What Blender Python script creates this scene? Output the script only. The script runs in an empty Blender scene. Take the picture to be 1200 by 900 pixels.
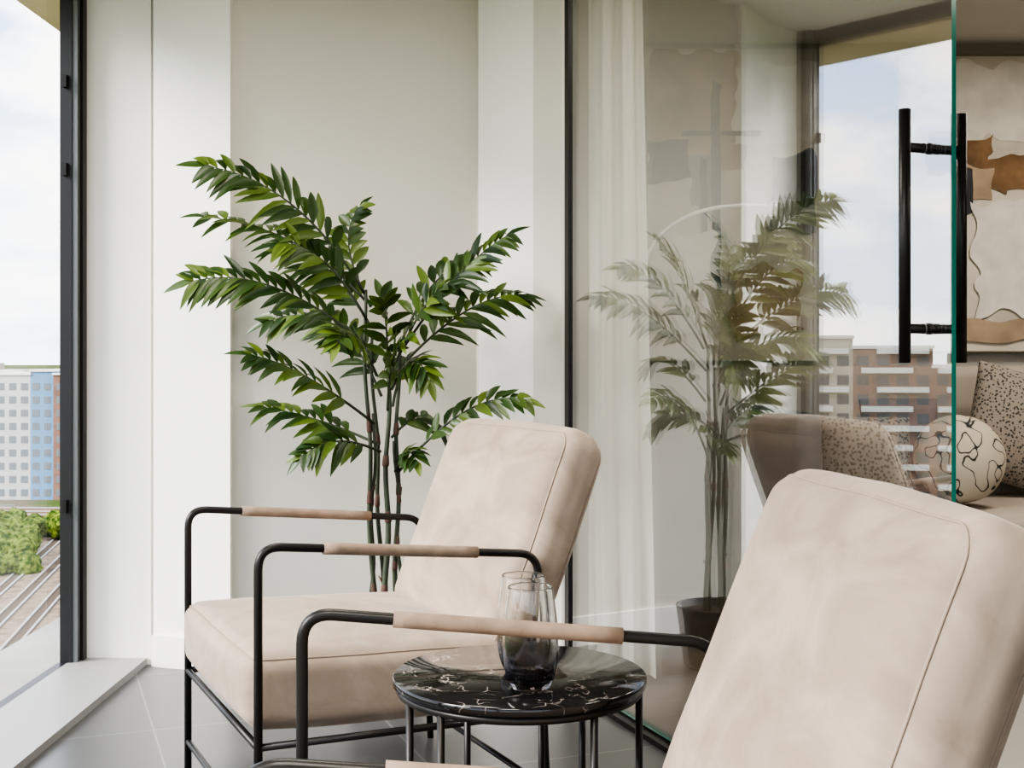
import bpy, bmesh, math, random
from mathutils import Vector, Matrix, noise
random.seed(4)
scene = bpy.context.scene
col = scene.collection

# ------------------------------------------------------------------ materials
def new_mat(name):
    m = bpy.data.materials.new(name); m.use_nodes = True
    nt = m.node_tree
    return m, nt, nt.nodes["Principled BSDF"]
def simple(name, c, rough=0.5, metal=0.0, spec=0.5, bump=0.0, bscale=200, var=0.0, vscale=4):
    m, nt, b = new_mat(name)
    b.inputs["Base Color"].default_value = (*c, 1)
    b.inputs["Roughness"].default_value = rough
    b.inputs["Metallic"].default_value = metal
    b.inputs["Specular IOR Level"].default_value = spec
    tc = nt.nodes.new("ShaderNodeTexCoord")
    if var > 0:
        n = nt.nodes.new("ShaderNodeTexNoise"); n.inputs["Scale"].default_value = vscale
        n.inputs["Detail"].default_value = 4
        nt.links.new(tc.outputs["Object"], n.inputs["Vector"])
        r = nt.nodes.new("ShaderNodeValToRGB")
        r.color_ramp.elements[0].position = 0.35; r.color_ramp.elements[1].position = 0.65
        r.color_ramp.elements[0].color = (*[x*(1-var) for x in c], 1)
        r.color_ramp.elements[1].color = (*[min(1, x*(1+var)) for x in c], 1)
        nt.links.new(n.outputs["Fac"], r.inputs["Fac"])
        nt.links.new(r.outputs["Color"], b.inputs["Base Color"])
    if bump > 0:
        n2 = nt.nodes.new("ShaderNodeTexNoise"); n2.inputs["Scale"].default_value = bscale
        nt.links.new(tc.outputs["Object"], n2.inputs["Vector"])
        bp = nt.nodes.new("ShaderNodeBump"); bp.inputs["Strength"].default_value = bump
        bp.inputs["Distance"].default_value = 0.002
        nt.links.new(n2.outputs["Fac"], bp.inputs["Height"])
        nt.links.new(bp.outputs["Normal"], b.inputs["Normal"])
    return m

M_wall_shade = simple("wall_paint_shade", (0.66, 0.63, 0.57), 0.7, bump=0.05)  # darker tone carries the shade on wall faces turned from the window
M_wall_w = simple("white_panel", (0.84, 0.825, 0.785), 0.45)
M_ceiling = simple("ceiling_paint", (0.66, 0.64, 0.60), 0.8)
M_int = simple("interior_wall_paint", (0.40, 0.365, 0.325), 0.8)
M_black = simple("black_metal", (0.018, 0.016, 0.015), 0.38, 0.3, 0.5)
M_frame = simple("dark_frame", (0.03, 0.03, 0.032), 0.4, 0.4)
M_greyframe = simple("grey_frame", (0.16, 0.165, 0.17), 0.4, 0.4)
M_curb = simple("grey_curb", (0.34, 0.335, 0.325), 0.45)
M_ledge = simple("concrete_ledge", (0.34, 0.325, 0.30), 0.8, var=0.08)
M_soffit = simple("soffit_beige", (0.62, 0.50, 0.34), 0.7)
M_leather_trim = simple("sleeve_suede", (0.25, 0.182, 0.135), 0.85, bump=0.3, bscale=600, var=0.14, vscale=30)

def velvet():
    m, nt, b = new_mat("velvet_beige")
    tc = nt.nodes.new("ShaderNodeTexCoord")
    n = nt.nodes.new("ShaderNodeTexNoise"); n.inputs["Scale"].default_value = 7
    n.inputs["Detail"].default_value = 7; n.inputs["Distortion"].default_value = 1.0; n.inputs["Roughness"].default_value = .6
    mp = nt.nodes.new("ShaderNodeMapping"); mp.inputs["Scale"].default_value = (1, 0.7, 1.2)
    nt.links.new(tc.outputs["Object"], mp.inputs["Vector"])
    nt.links.new(mp.outputs["Vector"], n.inputs["Vector"])
    r = nt.nodes.new("ShaderNodeValToRGB")
    r.color_ramp.elements[0].position = 0.32; r.color_ramp.elements[1].position = 0.68
    r.color_ramp.elements[0].color = (0.262, 0.205, 0.162, 1)
    r.color_ramp.elements[1].color = (0.385, 0.310, 0.250, 1)
    nt.links.new(n.outputs["Fac"], r.inputs["Fac"])
    nt.links.new(r.outputs["Color"], b.inputs["Base Color"])
    b.inputs["Roughness"].default_value = 0.85
    b.inputs["Specular IOR Level"].default_value = 0.15
    b.inputs["Sheen Weight"].default_value = 0.28
    b.inputs["Sheen Roughness"].default_value = 0.35
    b.inputs["Sheen Tint"].default_value = (1, 0.92, 0.84, 1)
    n2 = nt.nodes.new("ShaderNodeTexNoise"); n2.inputs["Scale"].default_value = 14
    n2.inputs["Detail"].default_value = 5
    nt.links.new(tc.outputs["Object"], n2.inputs["Vector"])
    bp = nt.nodes.new("ShaderNodeBump"); bp.inputs["Strength"].default_value = 0.22
    bp.inputs["Distance"].default_value = 0.01
    nt.links.new(n2.outputs["Fac"], bp.inputs["Height"])
    nt.links.new(bp.outputs["Normal"], b.inputs["Normal"])
    return m
M_velvet = velvet()
M_piping = simple("velvet_piping", (0.32, 0.25, 0.20), 0.9)

def marble():
    m, nt, b = new_mat("black_marble")
    tc = nt.nodes.new("ShaderNodeTexCoord")
    n = nt.nodes.new("ShaderNodeTexNoise"); n.inputs["Scale"].default_value = 6; n.inputs["Detail"].default_value = 8
    nt.links.new(tc.outputs["Object"], n.inputs["Vector"])
    mx = nt.nodes.new("ShaderNodeMixRGB"); mx.inputs["Fac"].default_value = 0.3
    nt.links.new(tc.outputs["Object"], mx.inputs["Color1"]); nt.links.new(n.outputs["Color"], mx.inputs["Color2"])
    v = nt.nodes.new("ShaderNodeTexVoronoi"); v.feature = 'DISTANCE_TO_EDGE'; v.inputs["Scale"].default_value = 22
    nt.links.new(mx.outputs["Color"], v.inputs["Vector"])
    r = nt.nodes.new("ShaderNodeValToRGB")
    r.color_ramp.elements[0].position = 0.0; r.color_ramp.elements[0].color = (1, 1, 1, 1)
    r.color_ramp.elements[1].position = 0.030; r.color_ramp.elements[1].color = (0, 0, 0, 1)
    nt.links.new(v.outputs["Distance"], r.inputs["Fac"])
    n3 = nt.nodes.new("ShaderNodeTexNoise"); n3.inputs["Scale"].default_value = 26; n3.inputs["Detail"].default_value = 3
    nt.links.new(tc.outputs["Object"], n3.inputs["Vector"])
    r3 = nt.nodes.new("ShaderNodeValToRGB")
    r3.color_ramp.elements[0].position = 0.46; r3.color_ramp.elements[1].position = 0.60
    nt.links.new(n3.outputs["Fac"], r3.inputs["Fac"])
    mul = nt.nodes.new("ShaderNodeMath"); mul.operation = 'MULTIPLY'
    nt.links.new(r.outputs["Color"], mul.inputs[0]); nt.links.new(r3.outputs["Color"], mul.inputs[1])
    mc = nt.nodes.new("ShaderNodeMixRGB")
    mc.inputs["Color1"].default_value = (0.009, 0.008, 0.009, 1); mc.inputs["Color2"].default_value = (0.42, 0.36, 0.33, 1)
    nt.links.new(mul.outputs[0], mc.inputs["Fac"])
    nt.links.new(mc.outputs["Color"], b.inputs["Base Color"])
    b.inputs["Roughness"].default_value = 0.08
    return m
M_marble = marble()

ROT = math.radians(21)
def tiles():
    m, nt, b = new_mat("floor_tiles")
    tc = nt.nodes.new("ShaderNodeTexCoord")
    mp = nt.nodes.new("ShaderNodeMapping")
    mp.inputs["Rotation"].default_value = (0, 0, -ROT)
    mp.inputs["Location"].default_value = (0.31, 0.18, 0)
    nt.links.new(tc.outputs["Object"], mp.inputs["Vector"])
    br = nt.nodes.new("ShaderNodeTexBrick"); br.offset = 0.0
    br.inputs["Scale"].default_value = 1.0
    br.inputs["Brick Width"].default_value = 0.6; br.inputs["Row Height"].default_value = 0.6
    br.inputs["Mortar Size"].default_value = 0.003; br.inputs["Mortar Smooth"].default_value = 0.1
    br.inputs["Color1"].default_value = (0.104, 0.103, 0.102, 1); br.inputs["Color2"].default_value = (0.114, 0.113, 0.112, 1)
    br.inputs["Mortar"].default_value = (0.20, 0.20, 0.19, 1)
    nt.links.new(mp.outputs["Vector"], br.inputs["Vector"])
    nt.links.new(br.outputs["Color"], b.inputs["Base Color"])
    b.inputs["Roughness"].default_value = 0.3
    return m
M_tiles = tiles()
def wood():
    m, nt, b = new_mat("interior_wood_floor")
    tc = nt.nodes.new("ShaderNodeTexCoord")
    mp = nt.nodes.new("ShaderNodeMapping"); mp.inputs["Rotation"].default_value = (0, 0, -ROT)
    nt.links.new(tc.outputs["Object"], mp.inputs["Vector"])
    br = nt.nodes.new("ShaderNodeTexBrick"); br.inputs["Scale"].default_value = 1
    br.inputs["Brick Width"].default_value = 1.4; br.inputs["Row Height"].default_value = 0.16
    br.inputs["Mortar Size"].default_value = 0.0015
    br.inputs["Color1"].default_value = (0.20, 0.145, 0.105, 1); br.inputs["Color2"].default_value = (0.24, 0.18, 0.13, 1)
    br.inputs["Mortar"].default_value = (0.10, 0.075, 0.055, 1)
    nt.links.new(mp.outputs["Vector"], br.inputs["Vector"])
    nt.links.new(br.outputs["Color"], b.inputs["Base Color"])
    b.inputs["Roughness"].default_value = 0.4
    return m
M_wood = wood()

def thin_glass(name, base, gain, tint=(1, 1, 1)):
    m = bpy.data.materials.new(name); m.use_nodes = True
    nt = m.node_tree; nt.nodes.clear()
    o = nt.nodes.new("ShaderNodeOutputMaterial")
    t = nt.nodes.new("ShaderNodeBsdfTransparent"); t.inputs["Color"].default_value = (*tint, 1)
    g = nt.nodes.new("ShaderNodeBsdfGlossy"); g.inputs["Roughness"].default_value = 0.0
    g.inputs["Color"].default_value = (1, 1, 1, 1)
    geo = nt.nodes.new("ShaderNodeNewGeometry")
    dot = nt.nodes.new("ShaderNodeVectorMath"); dot.operation = 'DOT_PRODUCT'
    nt.links.new(geo.outputs["Normal"], dot.inputs[0]); nt.links.new(geo.outputs["Incoming"], dot.inputs[1])
    ab = nt.nodes.new("ShaderNodeMath"); ab.operation = 'ABSOLUTE'
    nt.links.new(dot.outputs["Value"], ab.inputs[0])
    om = nt.nodes.new("ShaderNodeMath"); om.operation = 'SUBTRACT'; om.inputs[0].default_value = 1.0
    nt.links.new(ab.outputs[0], om.inputs[1])
    pw = nt.nodes.new("ShaderNodeMath"); pw.operation = 'POWER'; pw.inputs[1].default_value = 4.0
    nt.links.new(om.outputs[0], pw.inputs[0])
    ma = nt.nodes.new("ShaderNodeMath"); ma.operation = 'MULTIPLY_ADD'
    ma.inputs[1].default_value = gain; ma.inputs[2].default_value = base
    ma.use_clamp = True
    nt.links.new(pw.outputs[0], ma.inputs[0])
    mx = nt.nodes.new("ShaderNodeMixShader")
    nt.links.new(ma.outputs[0], mx.inputs["Fac"])
    nt.links.new(t.outputs[0], mx.inputs[1]); nt.links.new(g.outputs[0], mx.inputs[2])
    nt.links.new(mx.outputs[0], o.inputs["Surface"])
    return m
M_winglass = thin_glass("window_glass", 0.02, 0.4)
M_partglass = thin_glass("partition_glass", 0.25, 0.9, (0.95, 0.96, 0.955))
M_edge = simple("glass_green_edge", (0.02, 0.22, 0.17), 0.15)

# ------------------------------------------------------------------ mesh helpers
def mesh_obj(name, verts, faces, mats, fmats=None, smooth=False, parent=None):
    me = bpy.data.meshes.new(name)
    me.from_pydata([tuple(v) for v in verts], [], faces)
    if not isinstance(mats, (list, tuple)): mats = [mats]
    for m in mats: me.materials.append(m)
    if fmats:
        for p, i in zip(me.polygons, fmats): p.material_index = i
    for p in me.polygons: p.use_smooth = smooth
    me.update()
    ob = bpy.data.objects.new(name, me); col.objects.link(ob)
    if parent: ob.parent = parent
    return ob
def empty(name, loc=(0, 0, 0), rz=0):
    e = bpy.data.objects.new(name, None); e.location = loc; e.rotation_euler = (0, 0, rz)
    e.empty_display_size = 0.1
    col.objects.link(e); return e
BF = [(0, 3, 2, 1), (4, 5, 6, 7), (0, 1, 5, 4), (1, 2, 6, 5), (2, 3, 7, 6), (3, 0, 4, 7)]
def boxgeo(a, b):
    x0, y0, z0 = a; x1, y1, z1 = b
    return [(x0, y0, z0), (x1, y0, z0), (x1, y1, z0), (x0, y1, z0), (x0, y0, z1), (x1, y0, z1), (x1, y1, z1), (x0, y1, z1)], BF
def box(name, a, b, mat, parent=None):
    v, f = boxgeo(a, b)
    return mesh_obj(name, v, f, mat, parent=parent)
def prism(name, poly, z0, z1, mat, parent=None, fmats=None):
    n = len(poly)
    v = [(x, y, z0) for x, y in poly] + [(x, y, z1) for x, y in poly]
    f = [tuple(range(n))[::-1], tuple(range(n, 2*n))]
    for i in range(n):
        j = (i+1) % n
        f.append((i, j, n+j, n+i))
    o = mesh_obj(name, v, f, mat, fmats, parent=parent)
    bm = bmesh.new(); bm.from_mesh(o.data); bmesh.ops.recalc_face_normals(bm, faces=bm.faces); bm.to_mesh(o.data); bm.free()
    return o
def strip(name, p, q, th, z0, z1, mat, parent=None):
    p = Vector(p); q = Vector(q); d = (q-p).normalized(); n = Vector((-d.y, d.x))*th/2
    return prism(name, [tuple(p-n), tuple(q-n), tuple(q+n), tuple(p+n)], z0, z1, mat, parent)

def fillet(pts, r, seg=6):
    pts = [Vector(p) for p in pts]; out = [pts[0]]
    for i in range(1, len(pts)-1):
        a, b, c = pts[i-1], pts[i], pts[i+1]
        u = (a-b).normalized(); w = (c-b).normalized()
        rr = min(r, (a-b).length*0.49, (c-b).length*0.49)
        s, e = b+u*rr, b+w*rr
        for k in range(seg+1):
            t = k/seg
            out.append(s*(1-t)**2 + b*2*t*(1-t) + e*t*t)
    out.append(pts[-1]); return out
def tube_geo(pts, r, n=12, closed=False, radii=None, cap=True):
    pts = [Vector(p) for p in pts]; V = []; F = []; N = len(pts)
    up = None
    for i, p in enumerate(pts):
        if closed: t = (pts[(i+1) % N]-pts[i-1]).normalized()
        else: t = (pts[min(i+1, N-1)]-pts[max(i-1, 0)]).normalized()
        if up is None:
            a = Vector((0, 0, 1)) if abs(t.z) < 0.9 else Vector((0, 1, 0))
            up = (a - t*a.dot(t)).normalized()
        else:
            up = (up - t*up.dot(t)).normalized()
        s = t.cross(up)
        rr = radii[i] if radii else r
        for k in range(n):
            an = 2*math.pi*k/n
            V.append(p + up*math.cos(an)*rr + s*math.sin(an)*rr)
    rng = N if closed else N-1
    for i in range(rng):
        for k in range(n):
            a = i*n+k; b = i*n+(k+1) % n; j = (i+1) % N
            F.append((a, b, j*n+(k+1) % n, j*n+k))
    if cap and not closed:
        F.append(tuple(range(n))[::-1]); F.append(tuple(range((N-1)*n, N*n)))
    return V, F
def tube(name, pts, r, mat, parent=None, n=12, closed=False, radii=None):
    V, F = tube_geo(pts, r, n, closed, radii)
    return mesh_obj(name, V, F, mat, smooth=True, parent=parent)
def lathe(name, prof, mat, parent=None, n=48, closed=False):
    V = []; F = []
    for r, z in prof:
        for k in range(n):
            a = 2*math.pi*k/n; V.append((r*math.cos(a), r*math.sin(a), z))
    for i in range(len(prof)-1):
        for k in range(n):
            F.append((i*n+k, i*n+(k+1) % n, (i+1)*n+(k+1) % n, (i+1)*n+k))
    o = mesh_obj(name, V, F, mat, smooth=True, parent=parent)
    bm = bmesh.new(); bm.from_mesh(o.data); bmesh.ops.remove_doubles(bm, verts=bm.verts, dist=1e-6)
    bmesh.ops.recalc_face_normals(bm, faces=bm.faces); bm.to_mesh(o.data); bm.free()
    return o

def soft_box(name, half, r, puff=(0, 0, 0), mat=None, parent=None, post=None, n_in=14, n_c=6, wob=0.0):
    """rounded upholstered block"""
    hx, hy, hz = half
    def axis(h):
        L = [-h + r*i/n_c for i in range(n_c)]
        inn = [-(h-r) + 2*(h-r)*i/n_in for i in range(n_in+1)]
        return L + inn + [-x for x in L[::-1]]
    A = [axis(hx), axis(hy), axis(hz)]
    bm = bmesh.new()
    H = (hx, hy, hz)
    for ax in range(3):
        o1, o2 = (ax+1) % 3, (ax+2) % 3
        for sg in (-1, 1):
            g = []
            for u in A[o1]:
                row = []
                for v in A[o2]:
                    q = [0, 0, 0]; q[ax] = sg*H[ax]; q[o1] = u; q[o2] = v
                    row.append(bm.verts.new(q))
                g.append(row)
            for i in range(len(g)-1):
                for j in range(len(g[0])-1):
                    fv = [g[i][j], g[i+1][j], g[i+1][j+1], g[i][j+1]]
                    if sg < 0: fv = fv[::-1]
                    bm.faces.new(fv)
    bmesh.ops.remove_doubles(bm, verts=bm.verts, dist=1e-5)
    for v in bm.verts:
        q = v.co.copy()
        inn = Vector([max(-(H[k]-r), min(H[k]-r, q[k])) for k in range(3)])
        d = q-inn
        if d.length > 1e-9: d = d.normalized()
        p = inn + d*r
        u = [q[k]/H[k] for k in range(3)]
        for k in range(3):
            a, b = (k+1) % 3, (k+2) % 3
            f = max(0, 1-u[a]**4)*max(0, 1-u[b]**4)
            p[k] += puff[k]*u[k]*f
        if wob:
            nn = noise.noise_vector(p*6.0)
            p += nn*wob
        v.co = p
    if post:
        for v in bm.verts: v.co = post(v.co)
    me = bpy.data.meshes.new(name); bm.to_mesh(me); bm.free()
    me.materials.append(mat)
    for p in me.polygons: p.use_smooth = True
    o = bpy.data.objects.new(name, me); col.objects.link(o)
    if parent: o.parent = parent
    return o

# ------------------------------------------------------------------ room shell
CZ = 2.30
P0 = Vector((0.17, 3.75)); PD = Vector((math.sin(ROT), -math.cos(ROT))); PN = Vector((-PD.y, PD.x))  # PN points to interior(+x)
def part(s): return P0 + PD*s

pa = part(-0.3)
prism("floor", [(-1.47, -2.2), tuple(part(6.2)), tuple(pa), (0.05, 4.35), (-1.47, 4.35)], -0.12, 0.0, M_tiles)
prism("floor_interior", [tuple(part(6.2)), (5.0, part(6.2).y), (5.0, 5.35), (0.05, 5.35), (0.05, 4.35), tuple(pa)], -0.12, 0.0, M_wood)
box("ceiling", (-1.47, -2.3, CZ), (5.1, 5.35, CZ+0.2), M_ceiling)

W = [(-1.385, 4.00), (-1.168, 4.00), (-1.168, 4.02), (-1.155, 4.02), (-1.155, 3.985), (-0.888, 3.90),
     (-0.888, 3.93), (-0.118, 4.12), (-0.11, 4.06), (0.068, 3.93), (0.155, 3.86), (0.20, 3.86)]
poly = W + [(0.20, 4.35), (-1.385, 4.35)]
fm = [0, 0] + [1, 1, 1, 1, 1, 1, 0, 0, 1, 0, 0] + [0]*3  # shading put into colour: lit faces get the lighter material, shaded ones the darker
prism("wall_back", poly, 0, CZ, [M_wall_shade, M_wall_w], fmats=fm)
def off(p, q, d=0.012):
    p = Vector(p); q = Vector(q); t = (q-p).normalized(); n = Vector((t.y, -t.x)); return p+n*d, q+n*d
a, b = off(W[4], W[5], 0.006); strip("baseboard_left", a, b, 0.012, 0, 0.10, M_wall_w)
a, b = off(W[6], W[7], 0.006); strip("baseboard_back", a, b, 0.012, 0, 0.10, M_wall_w)
a, b = off(W[8], W[9], 0.006); strip("baseboard_right", a, b, 0.012, 0, 0.10, M_wall_w)
box("wall_corner", (-1.45, 4.0, -0.12), (-1.385, 4.10, CZ+0.2), M_wall_w)

# left window wall
win = empty("window_1")
box("frame_post", (-1.438, 3.935, 0), (-1.40, 3.998, CZ), M_frame, win)
box("frame_post_inner", (-1.40, 3.965, 0), (-1.374, 3.998, CZ), M_black, win)
box("frame_post_grey", (-1.400, 3.940, 0), (-1.384, 3.964, CZ), M_greyframe, win)
box("frame_sill", (-1.445, -2.2, 0), (-1.415, 3.935, 0.022), M_frame, win)
box("frame_head", (-1.445, -2.2, CZ-0.05), (-1.41, 3.935, CZ), M_frame, win)
for i, y in enumerate((0.9, -0.7, -2.2)):
    box("mullion_%d" % i, (-1.445, y, 0.022), (-1.41, y+0.05, CZ-0.05), M_frame, win)
mesh_obj("pane", [(-1.432, -2.2, 0.02), (-1.432, 3.94, 0.02), (-1.432, 3.94, CZ-0.04), (-1.432, -2.2, CZ-0.04)], [(0, 1, 2, 3)], M_winglass, parent=win)
for i, z in enumerate((0.5, 1.57, 1.85)):
    box("hinge_%d" % i, (-1.425, 3.918, z), (-1.412, 3.935, z+0.04), M_black, win)
box("trim_curb", (-1.415, -2.2, 0.0), (-1.18, 3.998, 0.022), M_curb)
box("ledge", (-1.73, -2.4, -0.25), (-1.45, 5.5, 0.0), M_ledge)
box("soffit", (-1.73, -2.4, 2.24), (-1.45, 5.5, 2.5), M_soffit)
# window wall behind the photographer
w2 = empty("window_2")
for i, x in enumerate((-1.41, 0.0, 1.5, 2.1)):
    box("mullion_%d" % i, (x, -2.26, 0.06), (x+0.06, -2.2, CZ-0.05), M_frame, w2)
box("frame_sill", (-1.47, -2.26, 0), (2.2, -2.2, 0.06), M_frame, w2)
box("frame_head", (-1.47, -2.26, CZ-0.05), (2.2, -2.2, CZ), M_frame, w2)
mesh_obj("pane", [(-1.41, -2.23, 0.06), (2.2, -2.23, 0.06), (2.2, -2.23, CZ-0.05), (-1.41, -2.23, CZ-0.05)], [(0, 1, 2, 3)], M_winglass, parent=w2)

# interior walls
box("wall_interior_back", (0.0, 5.15, 0), (5.1, 5.35, CZ), M_int)
prism("wall_interior_left", [(0.20, 3.86), (0.20, 4.35), (0.0, 4.35), (0.0, 5.15), (0.42, 5.15), (0.24, 3.90)], 0, CZ, M_int)
box("wall_interior_right", (5.0, -2.2, 0), (5.1, 5.15, CZ), M_int)
box("wall_interior_front", (2.2, -2.3, 0), (5.1, -2.2, CZ), M_int)

# glass partition
gp = empty("glass_partition")
GL = 1.690
def gpoly(s0, s1, o0, o1):
    return [tuple(part(s0)+PN*o0), tuple(part(s1)+PN*o0), tuple(part(s1)+PN*o1), tuple(part(s0)+PN*o1)]
th = 0.005
prism("door_glass", gpoly(0.02, GL, -th, th), 0.02, CZ-0.01, [M_partglass, M_edge], gp, fmats=[1, 1, 0, 1, 0, 1])
prism("frame_post", gpoly(0.0, 0.03, -0.012, 0.014), 0, CZ, M_black, gp)
prism("floor_track", gpoly(0.03, 3.6, -0.03, -0.012), 0.0, 0.014, M_black, gp)
prism("floor_track_inner", gpoly(0.03, 3.6, 0.012, 0.03), 0.0, 0.014, M_black, gp)
prism("floor_track_bed", gpoly(0.03, 3.6, -0.012, 0.012), 0.0, 0.006, M_frame, gp)
# pull handles
hb = empty("door_handle")
c = part(GL-0.054)
for sg, nm in ((-1, "outer"), (1, "inner")):
    q = c + PN*sg*0.062
    tube("bar_"+nm, [(q.x, q.y, 0.982), (q.x, q.y, 1.433)], 0.0105, M_black, hb, n=20)
for i, z in enumerate((1.043, 1.366)):
    a = c-PN*0.062; b = c+PN*0.062
    tube("standoff_%d" % i, [(a.x, a.y, z), (b.x, b.y, z)], 0.0088, M_black, hb, n=16)
    for sg in (-1, 1):
        a = c+PN*sg*0.005; b = c+PN*sg*0.012
        tube("rosette", [(a.x, a.y, z), (b.x, b.y, z)], 0.0105, M_black, hb, n=20)
        a = c+PN*sg*0.020; b = c+PN*sg*0.022
        tube("collar", [(a.x, a.y, z), (b.x, b.y, z)], 0.0095, M_greyframe, hb, n=20)

# ------------------------------------------------------------------ armchair
def armchair(name, loc, rz):
    e = empty(name, loc, rz)
    hw = 0.330
    R = 0.0085
    for sg, nm in ((1, "far"), (-1, "near")):
        y = sg*hw
        pts = fillet([(0, y, 0.0), (0, y, 0.63), (0.60, y, 0.575), (0.625, y, 0.0)], 0.045, 8)
        tube("frame_side_"+nm, pts, R, M_black, e, n=14)
        d = Vector((0.60, 0, -0.055))
        p = Vector((0, y, 0.63))
        sl = [p+d*(0.215+0.55*i/10) for i in range(11)]
        tube("arm_sleeve_"+nm, sl, 0.0120, M_leather_trim, e, n=18)
        tube("seat_rail_"+nm, [(0, y, 0.245), (0.615, y, 0.235)], 0.0075, M_black, e)
    tube("front_stretcher", [(0, -hw, 0.075), (0, hw, 0.075)], 0.007, M_black, e)
    tube("back_stretcher", [(0.621, -hw, 0.075), (0.621, hw, 0.075)], 0.007, M_black, e)
    tube("front_rail", [(0.0, -hw, 0.245), (0.0, hw, 0.245)], 0.0075, M_black, e)
    tube("back_rail", [(0.615, -hw, 0.235), (0.615, hw, 0.235)], 0.0075, M_black, e)
    sx, sy, sz = 0.286, 0.312, 0.075
    cx, cz = 0.272, 0.33
    def sp(v): return Vector((v.x+cx, v.y, v.z+cz-0.04*(v.x)))
    soft_box("seat", (sx, sy, sz), 0.036, (0.010, 0.004, 0.015), M_velvet, e, post=sp, wob=0.003)
    def loop(h1, h2, r, f):
        pts = []
        for cxs, cys, a0 in ((1, 1, 0), (-1, 1, 90), (-1, -1, 180), (1, -1, 270)):
            for k in range(7):
                a = math.radians(a0+15*k)
                pts.append(f(cxs*(h1-r)+r*math.cos(a), cys*(h2-r)+r*math.sin(a)))
            nx = {0: (-1, 1), 90: (-1, -1), 180: (1, -1), 270: (1, 1)}[a0]
            s_ = (cxs*(h1-r)+r*math.cos(math.radians(a0+90)), cys*(h2-r)+r*math.sin(math.radians(a0+90)))
            e_ = (nx[0]*(h1-r)+r*math.cos(math.radians(a0+90)), nx[1]*(h2-r)+r*math.sin(math.radians(a0+90)))
            for k in range(1, 8):
                t_ = k/8
                pts.append(f(s_[0]*(1-t_)+e_[0]*t_, s_[1]*(1-t_)+e_[1]*t_))
        return pts
    def wobf(p): return p + noise.noise_vector(p*6.0)*0.003
    k = 0.036*0.27
    tube("seat_piping", loop(sx-k, sy-k, 0.028, lambda a, b: sp(wobf(Vector((a, b, sz-k))))), 0.0018, M_piping, e, n=8, closed=True)
    th2, bw, bh = 0.062, 0.317, 0.258
    ang = math.radians(22)
    r = 0.052
    def bp(v):
        z = v.z + bh; x = v.x
        x -= 0.05*(z-0.25)**2 - 0.006
        q = Vector((x*math.cos(ang)+z*math.sin(ang), v.y, -x*math.sin(ang)+z*math.cos(ang)))
        return Vector((q.x+0.545, q.y, q.z+0.345))
    soft_box("backrest", (th2, bw, bh), r, (0.020, 0.005, 0.010), M_velvet, e, post=bp, wob=0.003, n_c=8)
    k = r*0.28
    tube("back_piping", loop(bw-k, bh-k, 0.040, lambda a, b: bp(wobf(Vector((-th2+k, a, b))))), 0.0019, M_piping, e, n=8, closed=True)
    tube("back_piping_rear", loop(bw-k, bh-k, 0.040, lambda a, b: bp(wobf(Vector((th2-k, a, b))))), 0.0019, M_piping, e, n=8, closed=True)
    return e
armchair("armchair", (-0.630, 2.662, 0), math.radians(26))
armchair("armchair.001", (-0.270, 1.425, 0), math.radians(4.8))

# ------------------------------------------------------------------ side table
t = empty("side_table", (0.012, 1.975, 0))
TT = 0.488
lathe("marble_top", [(0, TT-.014), (0.200, TT-.014), (0.202, TT-.012), (0.202, TT-.002), (0.200, TT), (0, TT)], M_marble, t, n=96)
ring = [(0.19*math.cos(2*math.pi*k/64), 0.19*math.sin(2*math.pi*k/64), 0.467) for k in range(64)]
tube("top_ring", ring, 0.007, M_black, t, n=8, closed=True)
ring = [(0.19*math.cos(2*math.pi*k/64), 0.19*math.sin(2*math.pi*k/64), 0.007) for k in range(64)]
tube("base_ring", ring, 0.007, M_black, t, n=8, closed=True)
for i, a in enumerate((-8, 55, 78, 118, 208, 232, 305)):
    x, y = 0.19*math.cos(math.radians(a)), 0.19*math.sin(math.radians(a))
    tube("leg_%d" % i, [(x, y, 0.005), (x, y, 0.468)], 0.006, M_black, t, n=10)

# ------------------------------------------------------------------ tumblers
def smoke():
    m = bpy.data.materials.new("smoked_glass"); m.use_nodes = True
    nt = m.node_tree; nt.nodes.clear()
    o = nt.nodes.new("ShaderNodeOutputMaterial")
    g = nt.nodes.new("ShaderNodeBsdfGlass"); g.inputs["IOR"].default_value = 1.42; g.inputs["Roughness"].default_value = 0
    tc = nt.nodes.new("ShaderNodeTexCoord"); sx = nt.nodes.new("ShaderNodeSeparateXYZ")
    nt.links.new(tc.outputs["Object"], sx.inputs[0])
    mr = nt.nodes.new("ShaderNodeMapRange"); mr.inputs["From Min"].default_value = 0.0; mr.inputs["From Max"].default_value = 0.155
    nt.links.new(sx.outputs["Z"], mr.inputs["Value"])
    r = nt.nodes.new("ShaderNodeValToRGB")
    r.color_ramp.elements[0].position = 0.12; r.color_ramp.elements[0].color = (0.62, 0.61, 0.62, 1)
    r.color_ramp.elements[1].position = 0.60; r.color_ramp.elements[1].color = (0.99, 0.988, 0.986, 1)
    nt.links.new(mr.outputs[0], r.inputs["Fac"]); nt.links.new(r.outputs["Color"], g.inputs["Color"])
    nt.links.new(g.outputs[0], o.inputs["Surface"])
    return m
M_smoke = smoke()
def cr_sample(pts, per=5):
    out = []
    P = [pts[0]]+list(pts)+[pts[-1]]
    for i in range(1, len(P)-2):
        for k in range(per):
            t_ = k/per
            q = []
            for d in (0, 1):
                a, b, c_, e = P[i-1][d], P[i][d], P[i+1][d], P[i+2][d]
                q.append(0.5*((2*b)+(-a+c_)*t_+(2*a-5*b+4*c_-e)*t_*t_+(-a+3*b-3*c_+e)*t_**3))
            out.append((max(0, q[0]), q[1]))
    out.append(pts[-1]); return out
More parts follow.
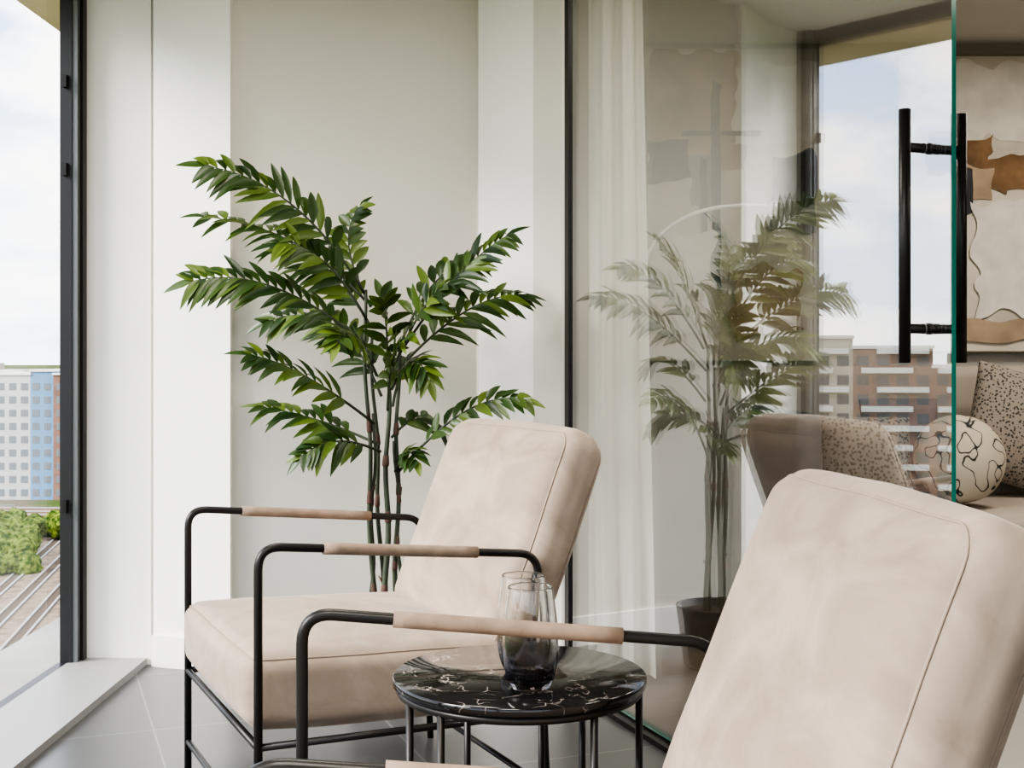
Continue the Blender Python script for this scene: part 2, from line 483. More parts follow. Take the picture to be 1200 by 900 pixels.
def tumbler(name, loc):
    out = [(0.024, 0.0), (0.030, 0.004), (0.037, 0.02), (0.0415, 0.045), (0.0425, 0.07), (0.041, 0.10), (0.0375, 0.13), (0.0342, 0.1545)]
    inn = [(0.0326, 0.1545), (0.0359, 0.13), (0.0394, 0.10), (0.0409, 0.07), (0.0398, 0.047), (0.035, 0.024), (0.025, 0.014), (0.012, 0.0115)]
    prof = [(0, 0), (0.012, 0), (0.0225, 0)] + cr_sample(out) + [(0.0341, 0.1550), (0.0338, 0.1554), (0.0334, 0.1555), (0.0330, 0.1554), (0.0327, 0.1550)] + cr_sample(inn) + [(0, 0.011)]
    o = lathe(name, prof, M_smoke, n=96); o.location = loc
    return o
tumbler("glass_tumbler", (0.028, 1.880, TT+.0005))
tumbler("glass_tumbler.001", (0.018, 1.980, TT+.0005))

# ------------------------------------------------------------------ palm
def leafmat():
    m, nt, b = new_mat("palm_leaf")
    geo = nt.nodes.new("ShaderNodeNewGeometry")
    r = nt.nodes.new("ShaderNodeValToRGB")
    r.color_ramp.elements[0].color = (0.010, 0.030, 0.010, 1)
    r.color_ramp.elements[1].color = (0.115, 0.170, 0.028, 1)
    e = r.color_ramp.elements.new(0.55); e.color = (0.030, 0.065, 0.016, 1)
    nt.links.new(geo.outputs["Random Per Island"], r.inputs["Fac"])
    nt.links.new(r.outputs["Color"], b.inputs["Base Color"])
    b.inputs["Roughness"].default_value = 0.36
    tr = nt.nodes.new("ShaderNodeBsdfTranslucent"); tr.inputs["Color"].default_value = (0.14, 0.21, 0.035, 1)
    mx = nt.nodes.new("ShaderNodeMixShader"); mx.inputs["Fac"].default_value = 0.18
    out = nt.nodes["Material Output"]
    nt.links.new(b.outputs[0], mx.inputs[1]); nt.links.new(tr.outputs[0], mx.inputs[2])
    nt.links.new(mx.outputs[0], out.inputs["Surface"])
    return m
M_leaf = leafmat()
M_stem = simple("palm_stem", (0.035, 0.045, 0.026), 0.5, var=0.5, vscale=10)
M_node = simple("palm_node_sheath", (0.09, 0.05, 0.038), 0.8, var=0.3, vscale=20)
M_pot = simple("pot_black", (0.02, 0.02, 0.022), 0.45)
M_soil = simple("soil", (0.05, 0.035, 0.025), 0.95, bump=0.8, bscale=60)
plant = empty("potted_palm", (-0.36, 3.60, 0))
LV = []; LF = []; SV = []; SF = []
def addgeo(V, F, v, f):
    o = len(V); V.extend(v); F.extend([tuple(i+o for i in q) for q in f])
def leaflet(p, d, nrm, L, Wd, droop):
    d = d.normalized(); s = d.cross(nrm).normalized(); nrm = s.cross(d).normalized()
    prof = [(0, 0.10), (0.12, 0.55), (0.32, 1.0), (0.55, 0.92), (0.78, 0.58), (0.92, 0.25), (1.0, 0.0)]
    v = []; f = []
    for t_, w in prof:
        c_ = p + d*L*t_ + Vector((0, 0, -1))*droop*L*t_*t_
        hw_ = Wd*0.5*w
        v += [c_ - s*hw_ + nrm*hw_*0.35, c_, c_ + s*hw_ + nrm*hw_*0.35]
    for i in range(len(prof)-1):
        a_ = i*3
        f += [(a_, a_+1, a_+4, a_+3), (a_+1, a_+2, a_+5, a_+4)]
    addgeo(LV, LF, v, f)
def frond(base, mid, tip, n=13, L=0.115, Wd=0.030, tilt=(0.1, -0.72, 0.65), start=0.2):
    base = Vector(base); mid = Vector(mid); tip = Vector(tip)
    c_ = mid*2 - (base+tip)*0.5
    P = lambda t_: base*(1-t_)**2 + c_*2*t_*(1-t_) + tip*t_*t_
    pts = [P(i/16) for i in range(17)]
    addgeo(SV, SF, *tube_geo(pts, 0.003, 6, radii=[0.0036*(1-i/16)+0.0010 for i in range(17)]))
    N0 = Vector(tilt) + Vector((random.uniform(-.35, .35), random.uniform(-.15, .35), random.uniform(-.1, .3)))
    for i in range(n):
        t_ = start + (1-start)*(i+0.2)/n
        p = P(t_); T = (P(min(1, t_+0.02))-P(t_-0.02)).normalized()
        N = N0 + Vector((random.uniform(-.25, .25), random.uniform(-.2, .2), random.uniform(-.25, .25)))
        side = T.cross(N).normalized(); nn = side.cross(T).normalized()
        k = math.sin(math.pi*min(1, 0.28+0.72*t_*0.92))
        for sg in (-1, 1):
            l = L*(0.45+0.62*k)*random.uniform(0.85, 1.12)
            d = T*random.uniform(0.75, 1.15) + side*sg*random.uniform(0.8, 1.05) + nn*random.uniform(-0.05, 0.3)
            leaflet(p + T*sg*0.008, d, nn+side*sg*0.15, l, Wd*random.uniform(0.8, 1.1), random.uniform(0.12, 0.55))
    leaflet(P(0.985), P(1)-P(0.95), side.cross(T), L*0.7, Wd*0.8, 0.15)
F_ = [
 ((-.07, 0, 1.18), (-.27, -.06, 1.43), (-.51, -.10, 1.535), 17, .13),
 ((-.07, .02, 1.16), (-.30, .10, 1.34), (-.58, .15, 1.42), 16, .12),
 ((-.05, -.02, 1.02), (-.31, -.10, 1.19), (-.54, -.13, 1.205), 18, .125),
 ((-.05, 0, 1.14), (-.12, .04, 1.32), (-.09, .08, 1.44), 9, .09),
 ((.03, 0, 1.00), (.20, -.04, 1.22), (.345, -.06, 1.34), 14, .12),
 ((.02, .02, .95), (.22, .10, 1.13), (.39, .15, 1.18), 13, .12),
 ((.03, .02, 1.02), (.13, .12, 1.22), (.25, .18, 1.28), 11, .11),
 ((-.04, 0, .80), (-.23, -.08, .94), (-.38, -.12, 1.00), 13, .11),
 ((-.03, 0, .74), (-.22, .05, .81), (-.39, .08, .845), 12, .11),
 ((.03, 0, .66), (.23, -.06, .84), (.40, -.08, .87), 12, .09),
 ((-.02, -.02, .72), (-.14, -.10, .755), (-.23, -.14, .71), 10, .085),
 ((.0, 0, .93), (.0, -.06, 1.08), (-.01, -.08, 1.16), 11, .105),
 ((.01, 0, .90), (.08, -.12, .98), (.13, -.18, .93), 9, .09),
 ((.01, .0, .76), (.08, .08, .81), (.14, .14, .77), 8, .08),
 ((-.04, .02, .98), (-.22, .16, 1.11), (-.40, .22, 1.10), 13, .11),
 ((-.03, -.03, .94), (-.08, -.16, 1.05), (-.11, -.26, 1.03), 10, .10),
 ((-.05, .0, 1.08), (-.17, .12, 1.22), (-.30, .2, 1.26), 11, .11),
 ((.02, .0, .66), (.06, -.06, .72), (.09, -.12, .70), 7, .075),
 ((.01, .03, .85), (.03, .16, .97), (.05, .24, .96), 9, .09),
 ((.02, -.01, .97), (.10, -.08, 1.12), (.17, -.12, 1.19), 11, .11),
 ((-.06, -.02, 1.10), (-.18, -.08, 1.27), (-.30, -.12, 1.31), 11, .115),
 ((.0, -.02, .84), (.02, -.10, .97), (.05, -.14, 1.03), 9, .10),
 ((-.02, .0, .88), (-.10, .05, 1.02), (-.17, .08, 1.06), 9, .10),
]
for b_, m_, t_, n_, l_ in F_:
    frond(b_, m_, t_, n_, l_)
mesh_obj("leaves", LV, LF, M_leaf, smooth=True, parent=plant)
NV = []; NF = []
for i, (bx, by, tx, ty, tz, r_) in enumerate(((-.04, 0, -.07, 0, 1.19, .0072), (.02, .02, .03, .0, 1.03, .0075), (-.005, -.03, .0, 0, .96, .009),
                                 (-.055, .03, -.04, .0, .83, .0062), (.045, -.01, .02, .0, .75, .0058), (-.015, .045, -.05, .02, 1.05, .0068))):
    pts = [Vector((bx+(tx-bx)*k/20+0.005*math.sin(k*0.7+i), by+(ty-by)*k/20, 0.15+(tz-0.15)*k/20)) for k in range(21)]
    addgeo(SV, SF, *tube_geo(pts, r_, 10, radii=[r_*(1.15-0.5*k/20) for k in range(21)]))
    for k in (3, 8, 12):
        k2 = min(18, k + (i*2) % 3)
        a_ = pts[k2]; b_ = pts[k2+1]
        addgeo(NV, NF, *tube_geo([a_, a_+(b_-a_)*0.15, a_+(b_-a_)*0.5, a_+(b_-a_)*0.8], r_, 10, radii=[r_*1.0, r_*1.2, r_*1.1, r_*0.9]))
        d = Vector((random.uniform(-1, 1), random.uniform(-1, 1), 1.3)).normalized()
        c_ = a_+(b_-a_)*0.6
        addgeo(NV, NF, *tube_geo([c_, c_+d*0.018, c_+d*0.034], 0.003, 6, radii=[0.005, 0.0035, 0.0008]))
mesh_obj("stems", SV, SF, M_stem, smooth=True, parent=plant)
mesh_obj("stem_nodes", NV, NF, M_node, smooth=True, parent=plant)
lathe("pot", [(0, 0), (0.095, 0), (0.10, 0.005), (0.125, 0.19), (0.127, 0.195), (0.12, 0.195), (0.116, 0.17), (0.0, 0.17)], M_pot, plant)
lathe("soil", [(0, 0.178), (0.06, 0.176), (0.117, 0.172), (0.117, 0.1705), (0, 0.1705)], M_soil, plant)

# ------------------------------------------------------------------ curtain
def curtmat():
    m = bpy.data.materials.new("sheer_curtain"); m.use_nodes = True
    nt = m.node_tree; nt.nodes.clear()
    o = nt.nodes.new("ShaderNodeOutputMaterial")
    d = nt.nodes.new("ShaderNodeBsdfDiffuse"); d.inputs["Color"].default_value = (0.93, 0.90, 0.84, 1)
    tl = nt.nodes.new("ShaderNodeBsdfTranslucent"); tl.inputs["Color"].default_value = (0.92, 0.89, 0.83, 1)
    tp = nt.nodes.new("ShaderNodeBsdfTransparent")
    m1 = nt.nodes.new("ShaderNodeMixShader"); m1.inputs["Fac"].default_value = 0.25
    m2 = nt.nodes.new("ShaderNodeMixShader"); m2.inputs["Fac"].default_value = 0.05
    nt.links.new(d.outputs[0], m1.inputs[1]); nt.links.new(tl.outputs[0], m1.inputs[2])
    nt.links.new(m1.outputs[0], m2.inputs[1]); nt.links.new(tp.outputs[0], m2.inputs[2])
    nt.links.new(m2.outputs[0], o.inputs["Surface"])
    return m
M_curt = curtmat()
V = []; F = []
nu, nv = 120, 24
A0 = Vector((0.235, 3.80)); A1 = Vector((0.390, 3.74))
for j in range(nv+1):
    h = j/nv; z = CZ-0.02 - (CZ-0.05)*h
    for i in range(nu+1):
        u = i/nu
        spread = 1.0 + 0.28*h
        p = A0 + (A1-A0)*u*spread
        ph = u*2*math.pi*2.6
        am = 0.016+0.010*h
        off_ = am*math.sin(ph + 0.5*math.sin(h*3)) + 0.005*math.sin(ph*2.3+h*4)
        V.append((p.x+0.12*off_, p.y+off_, z))
for j in range(nv):
    for i in range(nu):
        a_ = j*(nu+1)+i; F.append((a_, a_+1, a_+nu+2, a_+nu+1))
cu = empty("curtain")
mesh_obj("fabric", V, F, M_curt, smooth=True, parent=cu)
tube("rail", [(0.22, 3.80, CZ-0.012), (0.62, 3.66, CZ-0.012)], 0.010, M_wall_w, cu)

# ------------------------------------------------------------------ interior furniture
M_sofa = simple("sofa_linen", (0.36, 0.31, 0.26), 0.9, bump=0.4, bscale=300)
M_sofa_g = simple("sofa_grey", (0.10, 0.105, 0.12), 0.9, bump=0.3, bscale=300)
def spotted(name, base, dark, scale, thr):
    m, nt, b = new_mat(name)
    tc = nt.nodes.new("ShaderNodeTexCoord")
    n = nt.nodes.new("ShaderNodeTexVoronoi"); n.inputs["Scale"].default_value = scale
    nt.links.new(tc.outputs["Object"], n.inputs["Vector"])
    r = nt.nodes.new("ShaderNodeValToRGB"); r.color_ramp.interpolation = 'EASE'
    r.color_ramp.elements[0].position = thr; r.color_ramp.elements[0].color = (*dark, 1)
    r.color_ramp.elements[1].position = thr+0.08; r.color_ramp.elements[1].color = (*base, 1)
    nt.links.new(n.outputs["Distance"], r.inputs["Fac"]); nt.links.new(r.outputs["Color"], b.inputs["Base Color"])
    b.inputs["Roughness"].default_value = 0.9
    return m
def squiggle():
    m, nt, b = new_mat("squiggle_fabric")
    tc = nt.nodes.new("ShaderNodeTexCoord")
    n = nt.nodes.new("ShaderNodeTexNoise"); n.inputs["Scale"].default_value = 19; n.inputs["Detail"].default_value = 0.5
    nt.links.new(tc.outputs["Object"], n.inputs["Vector"])
    r = nt.nodes.new("ShaderNodeValToRGB")
    cr = r.color_ramp
    cc = (.46, .40, .32, 1)
    cr.elements[0].position = 0.46; cr.elements[0].color = cc
    cr.elements[1].position = 0.54; cr.elements[1].color = cc
    for p_, c_ in ((.475, cc), (.488, (.03, .03, .03, 1)), (.512, (.03, .03, .03, 1)), (.525, cc)):
        e = cr.elements.new(p_); e.color = c_
    nt.links.new(n.outputs["Fac"], r.inputs["Fac"]); nt.links.new(r.outputs["Color"], b.inputs["Base Color"])
    b.inputs["Roughness"].default_value = 0.9
    return m
M_leo = spotted("leopard_fabric", (.28, .245, .21), (.06, .05, .045), 75, 0.36)
M_leo2 = spotted("leopard_fabric_dark", (.27, .23, .19), (.055, .05, .045), 85, 0.32)
M_sq = squiggle()
so = empty("sofa", (0, 0, 0))
def mv(x, y, z): return lambda v: Vector((v.x+x, v.y+y, v.z+z))
soft_box("base", (1.15, .42, .14), .03, (0, 0, 0), M_sofa, so, post=mv(2.15, 4.66, .19))
soft_box("seat_cushion_1", (.53, .36, .08), .04, (0, .01, .012), M_sofa, so, post=mv(1.62, 4.56, .375))
soft_box("seat_cushion_2", (.53, .36, .08), .04, (0, .01, .012), M_sofa, so, post=mv(2.69, 4.56, .375))
soft_box("back", (1.15, .10, .40), .05, (0, .01, .0), M_sofa, so, post=mv(2.15, 5.02, .56))
soft_box("arm_left", (.045, .43, .37), .03, (0, 0, 0), M_sofa_g, so, post=mv(1.02, 4.66, .43))
soft_box("arm_right", (.045, .43, .37), .03, (0, 0, 0), M_sofa_g, so, post=mv(3.27, 4.66, .43))
for i, (x, y) in enumerate(((1.06, 4.3), (3.2, 4.3), (1.06, 5.0), (3.2, 5.0))):
    tube("foot_%d" % i, [(x, y, 0), (x, y, .06)], .02, M_black, so)
def pillow(name, loc, w, h, d, mat, rx=0, ry=0, rz=0):
    def post(v):
        u, q = v.x/(w/2), v.z/(h/2)
        f = max(0.0, (1-abs(u)**2.5))*max(0.0, (1-abs(q)**2.5))
        y = v.y/(d*0.08)*d*(0.06+0.94*f**0.5)*0.5
        k = 1-0.06*(1-abs(q)**2)*abs(u) if abs(u) > 0.6 else 1
        return Vector((v.x*k, y, v.z))
    o = soft_box(name, (w/2, d*0.08, h/2), d*0.06, (0, 0, 0), mat, None, post=post, n_in=20, n_c=3)
    o.location = loc; o.rotation_euler = (rx, ry, rz); return o
pillow("leopard_cushion", (1.265, 4.42, .632), .33, .30, .15, M_leo, rx=-.2)
pillow("grey_cushion", (1.47, 4.68, .66), .30, .36, .12, M_sofa_g, rx=-.2)
pillow("leopard_cushion.001", (1.95, 4.72, .715), .44, .44, .17, M_leo2, rx=-.25, ry=.30)
pr = lathe("round_cushion", [(0.0001, -.10)]+[(0.158*math.cos(a), 0.10*math.sin(a)) for a in [math.radians(-80+10*i) for i in range(17)]]+[(0.0001, .10)], M_sq)
pr.location = (1.575, 4.36, .637); pr.rotation_euler = (math.radians(72), 0, math.radians(-8))

pc = part(1.5)+PN*1.22
rg = soft_box("rug", (1.02, 1.15, .006), .005, (0, 0, 0), simple("rug_wool", (.36, .34, .30), .95, bump=.5, bscale=150), None)
rg.location = (pc.x, pc.y, .0065); rg.rotation_euler = (0, 0, ROT)

# paintings
M_canvas = simple("canvas_cream", (.52, .47, .40), .85, bump=.3, bscale=80, var=.12, vscale=5)
M_p = {"tan": simple("paint_tan", (.34, .25, .17), .8, var=.2, vscale=8), "black": simple("paint_black", (.03, .03, .035), .7, var=.3, vscale=10),
       "rust": simple("paint_rust", (.19, .11, .052), .75, var=.35, vscale=7), "grey": simple("paint_grey", (.20, .19, .19), .8, var=.25, vscale=8),
       "white": simple("paint_white", (.60, .56, .50), .8, var=.1, vscale=9)}
M_gold = simple("thin_frame", (.16, .12, .08), .4, .4)
def painting(name, x0, x1, z0, z1, patches, y=5.15, frame=True):
    e = empty(name)
    box("canvas", (x0, y-.035, z0), (x1, y-.002, z1), M_canvas, e)
    if frame:
        for i, (a_, b_) in enumerate((((x0-.006, y-.04, z0-.006), (x1+.006, y-.002, z0)), ((x0-.006, y-.04, z1), (x1+.006, y-.002, z1+.006)),
                                 ((x0-.006, y-.04, z0), (x0, y-.002, z1)), ((x1, y-.04, z0), (x1+.006, y-.002, z1)))):
            box("frame_%d" % i, a_, b_, M_gold, e)
    for i, (pu0, pu1, pz0, pz1, k) in enumerate(patches):
        X0, X1 = x0+(x1-x0)*pu0, x0+(x1-x0)*pu1; Z0, Z1 = z0+(z1-z0)*pz0, z0+(z1-z0)*pz1
        ring_ = []
        cs = [(X0, Z0), (X1, Z0), (X1, Z1), (X0, Z1)]
        sd = random.uniform(0, 50)
        for j in range(4):
            p, q = cs[j], cs[(j+1) % 4]
            N = max(4, int(math.hypot(q[0]-p[0], q[1]-p[1])/.02))
            for m__ in range(N):
                t__ = m__/N
                bx = p[0]+(q[0]-p[0])*t__; bz = p[1]+(q[1]-p[1])*t__
                nx = noise.noise(Vector((bx*12, bz*12, sd))); nz = noise.noise(Vector((bx*12, bz*12, sd+7)))
                am_ = min(.05, (X1-X0)*.3); az_ = min(.05, (Z1-Z0)*.3)
                px_ = min(x1, max(x0, bx+nx*am_)); pz_ = min(z1, max(z0, bz+nz*az_))
                ring_.append((px_, y-.036-.0012*(i+1), pz_))
        mesh_obj("paint_patch_%d" % i, ring_, [tuple(range(len(ring_)))], M_p[k], parent=e)
    return e
painting("abstract_painting", .56, 1.26, .98, 2.27, [
    (0, .55, .62, 1, "tan"), (.5, 1, .7, .95, "white"), (0, .25, .58, .70, "black"), (.25, .42, .5, .66, "grey"), (.375, .43, .25, .90, "black"),
    (.22, .66, .72, .735, "black"), (.31, .35, .35, .66, "black"), (.72, 1, .42, .64, "grey"), (.78, 1, .5, .66, "black"), (0, .4, .1, .4, "white"), (.5, .9, .08, .3, "tan")], frame=False)
painting("abstract_painting.001", 1.60, 2.75, 1.02, 2.24, [
    (.0, .5, .72, .97, "white"), (.10, .34, .60, .74, "rust"), (.2, .7, .54, .66, "rust"), (.24, .33, .52, .62, "tan"), (.20, .26, .46, .61, "black"),
    (.0, .2, .15, .45, "white"), (.27, .8, .12, .5, "white"), (.6, .95, .6, .8, "grey"), (.22, .5, .03, .10, "tan")])

# arc floor lamp
M_chrome = simple("brushed_white_metal", (.8, .79, .77), .3, .3)
al = empty("arc_floor_lamp")
pts = [(.44, 4.30, 0.02), (.44, 4.30, .9), (.445, 4.30, 1.2), (.475, 4.30, 1.38), (.56, 4.30, 1.465), (.68, 4.30, 1.512), (.80, 4.30, 1.525), (.905, 4.30, 1.52)]
tube("arc", fillet(pts, .12, 6), .007, M_chrome, al)
ob = lathe("base", [(0, 0), (.11, 0), (.11, .02), (.01, .03), (0, .03)], M_chrome, al); ob.location = (.44, 4.30, 0)
ob = lathe("head", [(0, .02), (.016, .02), (.018, .0), (.018, -.03), (.012, -.03), (0, -.028)], M_chrome, al); ob.location = (.905, 4.30, 1.515)

# ------------------------------------------------------------------ outside world
GZ = -31.0
def groundmat():
    m, nt, b = new_mat("city_ground")
    tc = nt.nodes.new("ShaderNodeTexCoord")
    n = nt.nodes.new("ShaderNodeTexNoise"); n.inputs["Scale"].default_value = 0.03; n.inputs["Detail"].default_value = 8
    nt.links.new(tc.outputs["Object"], n.inputs["Vector"])
    r = nt.nodes.new("ShaderNodeValToRGB")
    r.color_ramp.elements[0].position = .46; r.color_ramp.elements[0].color = (.08, .12, .035, 1)
    r.color_ramp.elements[1].position = .62; r.color_ramp.elements[1].color = (.16, .135, .10, 1)
    nt.links.new(n.outputs["Fac"], r.inputs["Fac"]); nt.links.new(r.outputs["Color"], b.inputs["Base Color"])
    b.inputs["Roughness"].default_value = 1; b.inputs["Specular IOR Level"].default_value = 0
    return m
box("ground", (-6000, -6000, GZ-1), (6000, 6000, GZ), groundmat())
M_ballast = simple("ballast", (.24, .185, .135), 1, spec=0, var=.25, vscale=.8)
M_rust = simple("rusty_ballast", (.17, .10, .065), 1, spec=0, var=.25, vscale=.4)
M_rail = simple("rail_steel", (.36, .33, .31), .7, 0)
M_sleep = simple("trackside_strip", (.12, .092, .07), 1, spec=0)
M_mast = simple("mast_steel", (.30, .30, .29), .6)
def railway(name, p, q, w, n, mat, masts=False):
    e = empty(name)
    strip("ballast", p, q, w, GZ, GZ+.3, mat, e)
    P_, Q_ = Vector(p), Vector(q); d = (Q_-P_).normalized(); nn = Vector((-d.y, d.x))
    for i in range(n):
        o_ = -w/2 + w*(i+.5)/n
        strip("sleepers", P_+nn*o_, Q_+nn*o_, 1.9, GZ+.3, GZ+.34, M_sleep, e)
        for k in (-.72, .72):
            strip("rail", P_+nn*(o_+k), Q_+nn*(o_+k), .26, GZ+.34, GZ+.5, M_rail, e)
    if masts:
        for k in range(6):
            c_ = P_ + d*(60+26*k) + nn*(w*.5+1)
            tube("mast_%d" % k, [(c_.x, c_.y, GZ), (c_.x, c_.y, GZ+7)], .12, M_mast, e, n=6)
            c2 = c_ - nn*4
            tube("mast_arm_%d" % k, [(c_.x, c_.y, GZ+6.6), (c2.x, c2.y, GZ+6.6)], .08, M_mast, e, n=6)
    return e
railway("railway_track", (-38, 30), (-78, 230), 28, 7, M_ballast, True)
railway("railway_track.001", (-260, 262), (-40, 250), 22, 4, M_rust)
def building(name, loc, rz, secs, H, fl=3.0, depth=16):
    e = empty(name, loc, rz)
    x = 0
    for i, (w, mat, mw, bal, dh) in enumerate(secs):
        Hh = H+dh
        box("block_%d" % i, (x, 0, 0), (x+w, depth, Hh), mat, e)
        V = []; F = []; BV = []; BF_ = []
        nf = int(Hh/fl)
        nw = max(1, int(w/2.6))
        for a_ in range(nf):
            for b_ in range(nw):
                x0 = x+w*(b_+.2)/nw; x1 = x+w*(b_+.8)/nw; z0 = a_*fl+.8; z1 = z0+1.6
                addgeo(V, F, *boxgeo((x0, -.06, z0), (x1, .02, z1)))
            if bal:
                nb = max(1, int(w/6.5))
                for b_ in range(nb):
                    x0 = x+w*(b_+.06+.2*((a_+b_) % 2))/nb; x1 = x+w*(b_+.70+.2*((a_+b_) % 2))/nb
                    addgeo(BV, BF_, *boxgeo((x0, -1.3, a_*fl+2.7), (x1, 0, a_*fl+3.55)))
        mesh_obj("windows_%d" % i, V, F, mw, parent=e)
        if bal: mesh_obj("balconies_%d" % i, BV, BF_, bal, parent=e)
        box("parapet_%d" % i, (x-.2, -.3, Hh), (x+w+.2, depth+.2, Hh+.5), M_bal, e)
        x += w
    return e
M_bw = simple("facade_white", (.46, .45, .43), .8, var=.05, vscale=.2)
M_bb = simple("facade_blue", (.14, .27, .42), .7)
M_br = simple("facade_brick", (.25, .14, .10), .9, var=.15, vscale=.5)
M_bwin = simple("facade_window", (.17, .19, .21), .3)
M_bwin2 = simple("facade_window_dark", (.08, .08, .085), .3)
M_bal = simple("balcony_white", (.72, .69, .64), .8)
M_tan = simple("facade_tan", (.46, .39, .30), .9)
building("apartment_building", (-140, 280, GZ), 0, [(12, M_br, M_bwin, None, 0), (11, M_bw, M_bwin, None, .5), (8, M_bw, M_bwin, None, 0), (5.2, M_bb, M_bwin, None, .8), (7, M_br, M_bwin, None, 0)], 28.2)
building("apartment_building.001", (-186, 84, GZ), math.radians(52), [(20, M_br, M_bwin2, M_bal, -4), (12, M_br, M_bwin2, M_bal, -1), (12, M_tan, M_bwin2, M_bal, .6), (10, M_br, M_bwin2, M_bal, -2), (10, M_tan, M_bwin2, M_bal, 0), (20, M_br, M_bwin2, M_bal, -2)], 34.5, depth=20)
random.seed(11)
bl = empty("skyline_blocks")
for i in range(110):
    a_ = random.uniform(math.radians(90), math.radians(200)); R_ = random.uniform(420, 1500)
    x, y = R_*math.cos(a_), R_*math.sin(a_); w, d_, h = random.uniform(15, 50), random.uniform(12, 30), random.uniform(10, 27 if i % 7 else 42)
    box("block_%d" % i, (x-w/2, y-d_/2, GZ), (x+w/2, y+d_/2, GZ+h), random.choice([M_bw, M_br, M_tan, M_bw]), bl)
def treemat():
    m, nt, b = new_mat("tree_foliage")
    tc = nt.nodes.new("ShaderNodeTexCoord"); n = nt.nodes.new("ShaderNodeTexNoise"); n.inputs["Scale"].default_value = 1.3; n.inputs["Detail"].default_value = 6
    nt.links.new(tc.outputs["Object"], n.inputs["Vector"])
    r = nt.nodes.new("ShaderNodeValToRGB")
    r.color_ramp.elements[0].position = .40; r.color_ramp.elements[0].color = (.03, .06, .010, 1)
    r.color_ramp.elements[1].position = .60; r.color_ramp.elements[1].color = (.17, .21, .035, 1)
    nt.links.new(n.outputs["Fac"], r.inputs["Fac"]); nt.links.new(r.outputs["Color"], b.inputs["Base Color"])
    b.inputs["Roughness"].default_value = 1; b.inputs["Specular IOR Level"].default_value = 0
    return m
M_tree = treemat()
def grove(name, items, sub=3, fr=.45):
    bm = bmesh.new()
    for x, y, z, r_ in items:
        g = bmesh.ops.create_icosphere(bm, subdivisions=sub, radius=r_, matrix=Matrix.Translation((x, y, z)))
        for v in g["verts"]: v.co += noise.noise_vector(v.co*fr)*r_*.5 + noise.noise_vector(v.co*1.7)*r_*.25
    me = bpy.data.meshes.new(name); bm.to_mesh(me); bm.free(); me.materials.append(M_tree)
    ob = bpy.data.objects.new(name, me); col.objects.link(ob)
it = []
for i in range(110):
    y = 180+46*random.random(); x = -y*0.375 - 3.0 - 30*random.random()**1.2
    it.append((x, y, GZ+random.uniform(.4, 2.8), random.uniform(1.0, 2.3)))
for i in range(34):
    y = 214+24*random.random(); x = -y*0.362 - 22*random.random()
    it.append((x, y, GZ+random.uniform(.4, 2.6), random.uniform(1.0, 2.2)))
grove("tree_grove", it)
it = []
for i in range(260):
    a_ = random.uniform(math.radians(92), math.radians(180)); R_ = random.uniform(500, 1300)
    it.append((R_*math.cos(a_), R_*math.sin(a_), GZ+7, random.uniform(9, 15)))
grove("tree_belt", it, 2, .1)

# ------------------------------------------------------------------ world / light
w = bpy.data.worlds.new("sky"); scene.world = w; w.use_nodes = True
nt = w.node_tree; bg = nt.nodes["Background"]
tc = nt.nodes.new("ShaderNodeTexCoord")
mp = nt.nodes.new("ShaderNodeMapping"); mp.inputs["Scale"].default_value = (1, 1, 2.4)
nt.links.new(tc.outputs["Generated"], mp.inputs["Vector"])
n = nt.nodes.new("ShaderNodeTexNoise"); n.inputs["Scale"].default_value = 5.5; n.inputs["Detail"].default_value = 7; n.inputs["Roughness"].default_value = .55
nt.links.new(mp.outputs["Vector"], n.inputs["Vector"])
r = nt.nodes.new("ShaderNodeValToRGB"); r.color_ramp.elements[0].position = .42; r.color_ramp.elements[1].position = .58
nt.links.new(n.outputs["Fac"], r.inputs["Fac"])
sx = nt.nodes.new("ShaderNodeSeparateXYZ"); nt.links.new(tc.outputs["Generated"], sx.inputs[0])
g = nt.nodes.new("ShaderNodeValToRGB"); g.color_ramp.elements[0].position = 0.0; g.color_ramp.elements[0].color = (.68, .76, .86, 1)
g.color_ramp.elements[1].position = .3; g.color_ramp.elements[1].color = (.34, .49, .74, 1)
nt.links.new(sx.outputs["Z"], g.inputs["Fac"])
mx = nt.nodes.new("ShaderNodeMixRGB"); mx.inputs["Color2"].default_value = (1.0, .975, .94, 1)
nt.links.new(r.outputs["Color"], mx.inputs["Fac"]); nt.links.new(g.outputs["Color"], mx.inputs["Color1"])
nt.links.new(mx.outputs["Color"], bg.inputs["Color"]); bg.inputs["Strength"].default_value = 2.1

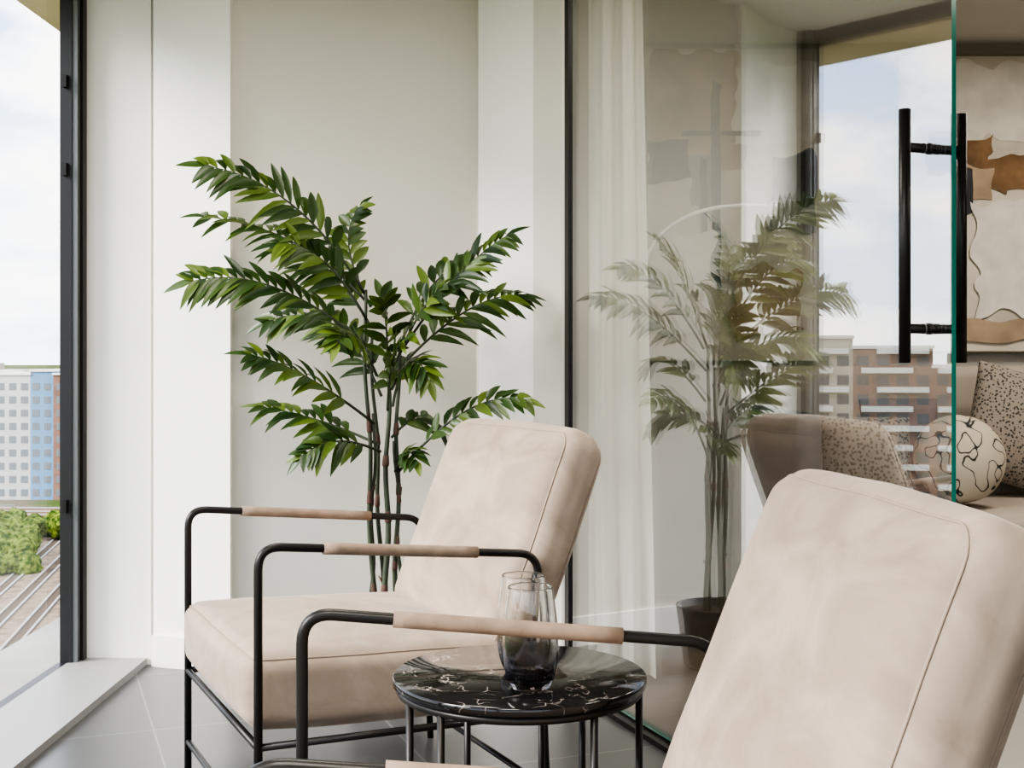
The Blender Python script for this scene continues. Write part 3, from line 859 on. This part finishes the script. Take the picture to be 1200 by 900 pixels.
def sun(name, d, s, ang, c):
    l = bpy.data.lights.new(name, 'SUN'); l.energy = s; l.angle = math.radians(ang); l.color = c
    o = bpy.data.objects.new(name, l); o.rotation_euler = Vector(d).to_track_quat('-Z', 'Y').to_euler(); col.objects.link(o)
sun("sun", (0.80, 0.42, -0.52), 3.6, 26, (1, .955, .895))

M_em = bpy.data.materials.new("fill_diffuser"); M_em.use_nodes = True  # glow of the added fill fixtures
M_em.node_tree.nodes["Principled BSDF"].inputs["Emission Color"].default_value = (1, .93, .84, 1)
M_em.node_tree.nodes["Principled BSDF"].inputs["Emission Strength"].default_value = 1.5
def fill_ceil_light(name, x, y, size, e):  # added fill light with an invented ceiling fixture around it
    p = empty(name, (x, y, CZ))
    lathe("fill_trim_ring", [(size*.5, 0), (size*.5+.015, 0), (size*.5+.015, -.012), (size*.5, -.012), (size*.5, 0)], M_wall_w, p)
    lathe("fill_diffuser", [(0, -.004), (size*.5, -.004), (size*.5, -.001), (0, -.001)], M_em, p)
    l = bpy.data.lights.new(name, 'AREA'); l.shape = 'DISK'; l.size = size; l.energy = e; l.color = (1, .93, .83)
    o = bpy.data.objects.new("lamp", l); o.parent = p; o.location = (0, 0, -.02); col.objects.link(o)
fill_ceil_light("fill_ceiling_light", -0.3, 0.6, .6, 18)
fill_ceil_light("fill_ceiling_light.001", -0.45, 2.6, .5, 9)
fill_ceil_light("fill_ceiling_light.002", 2.2, 3.9, .5, 15)
fill_ceil_light("fill_ceiling_light.003", 2.6, 1.0, .5, 8)
fill_ceil_light("fill_ceiling_light.004", 0.85, 3.05, .2, 7)  # added to brighten the curtain

# ------------------------------------------------------------------ camera
cam = bpy.data.cameras.new("camera"); co = bpy.data.objects.new("camera", cam); col.objects.link(co)
co.location = (0, 0, 0.99); co.rotation_euler = (math.radians(90), 0, 0)
cam.sensor_width = 36; cam.lens = 43.5; cam.shift_y = -0.025; cam.clip_end = 10000; cam.clip_start = 0.02
scene.camera = co
scene.view_settings.view_transform = 'AgX'
scene.view_settings.look = 'AgX - High Contrast'
scene.view_settings.exposure = 0.72
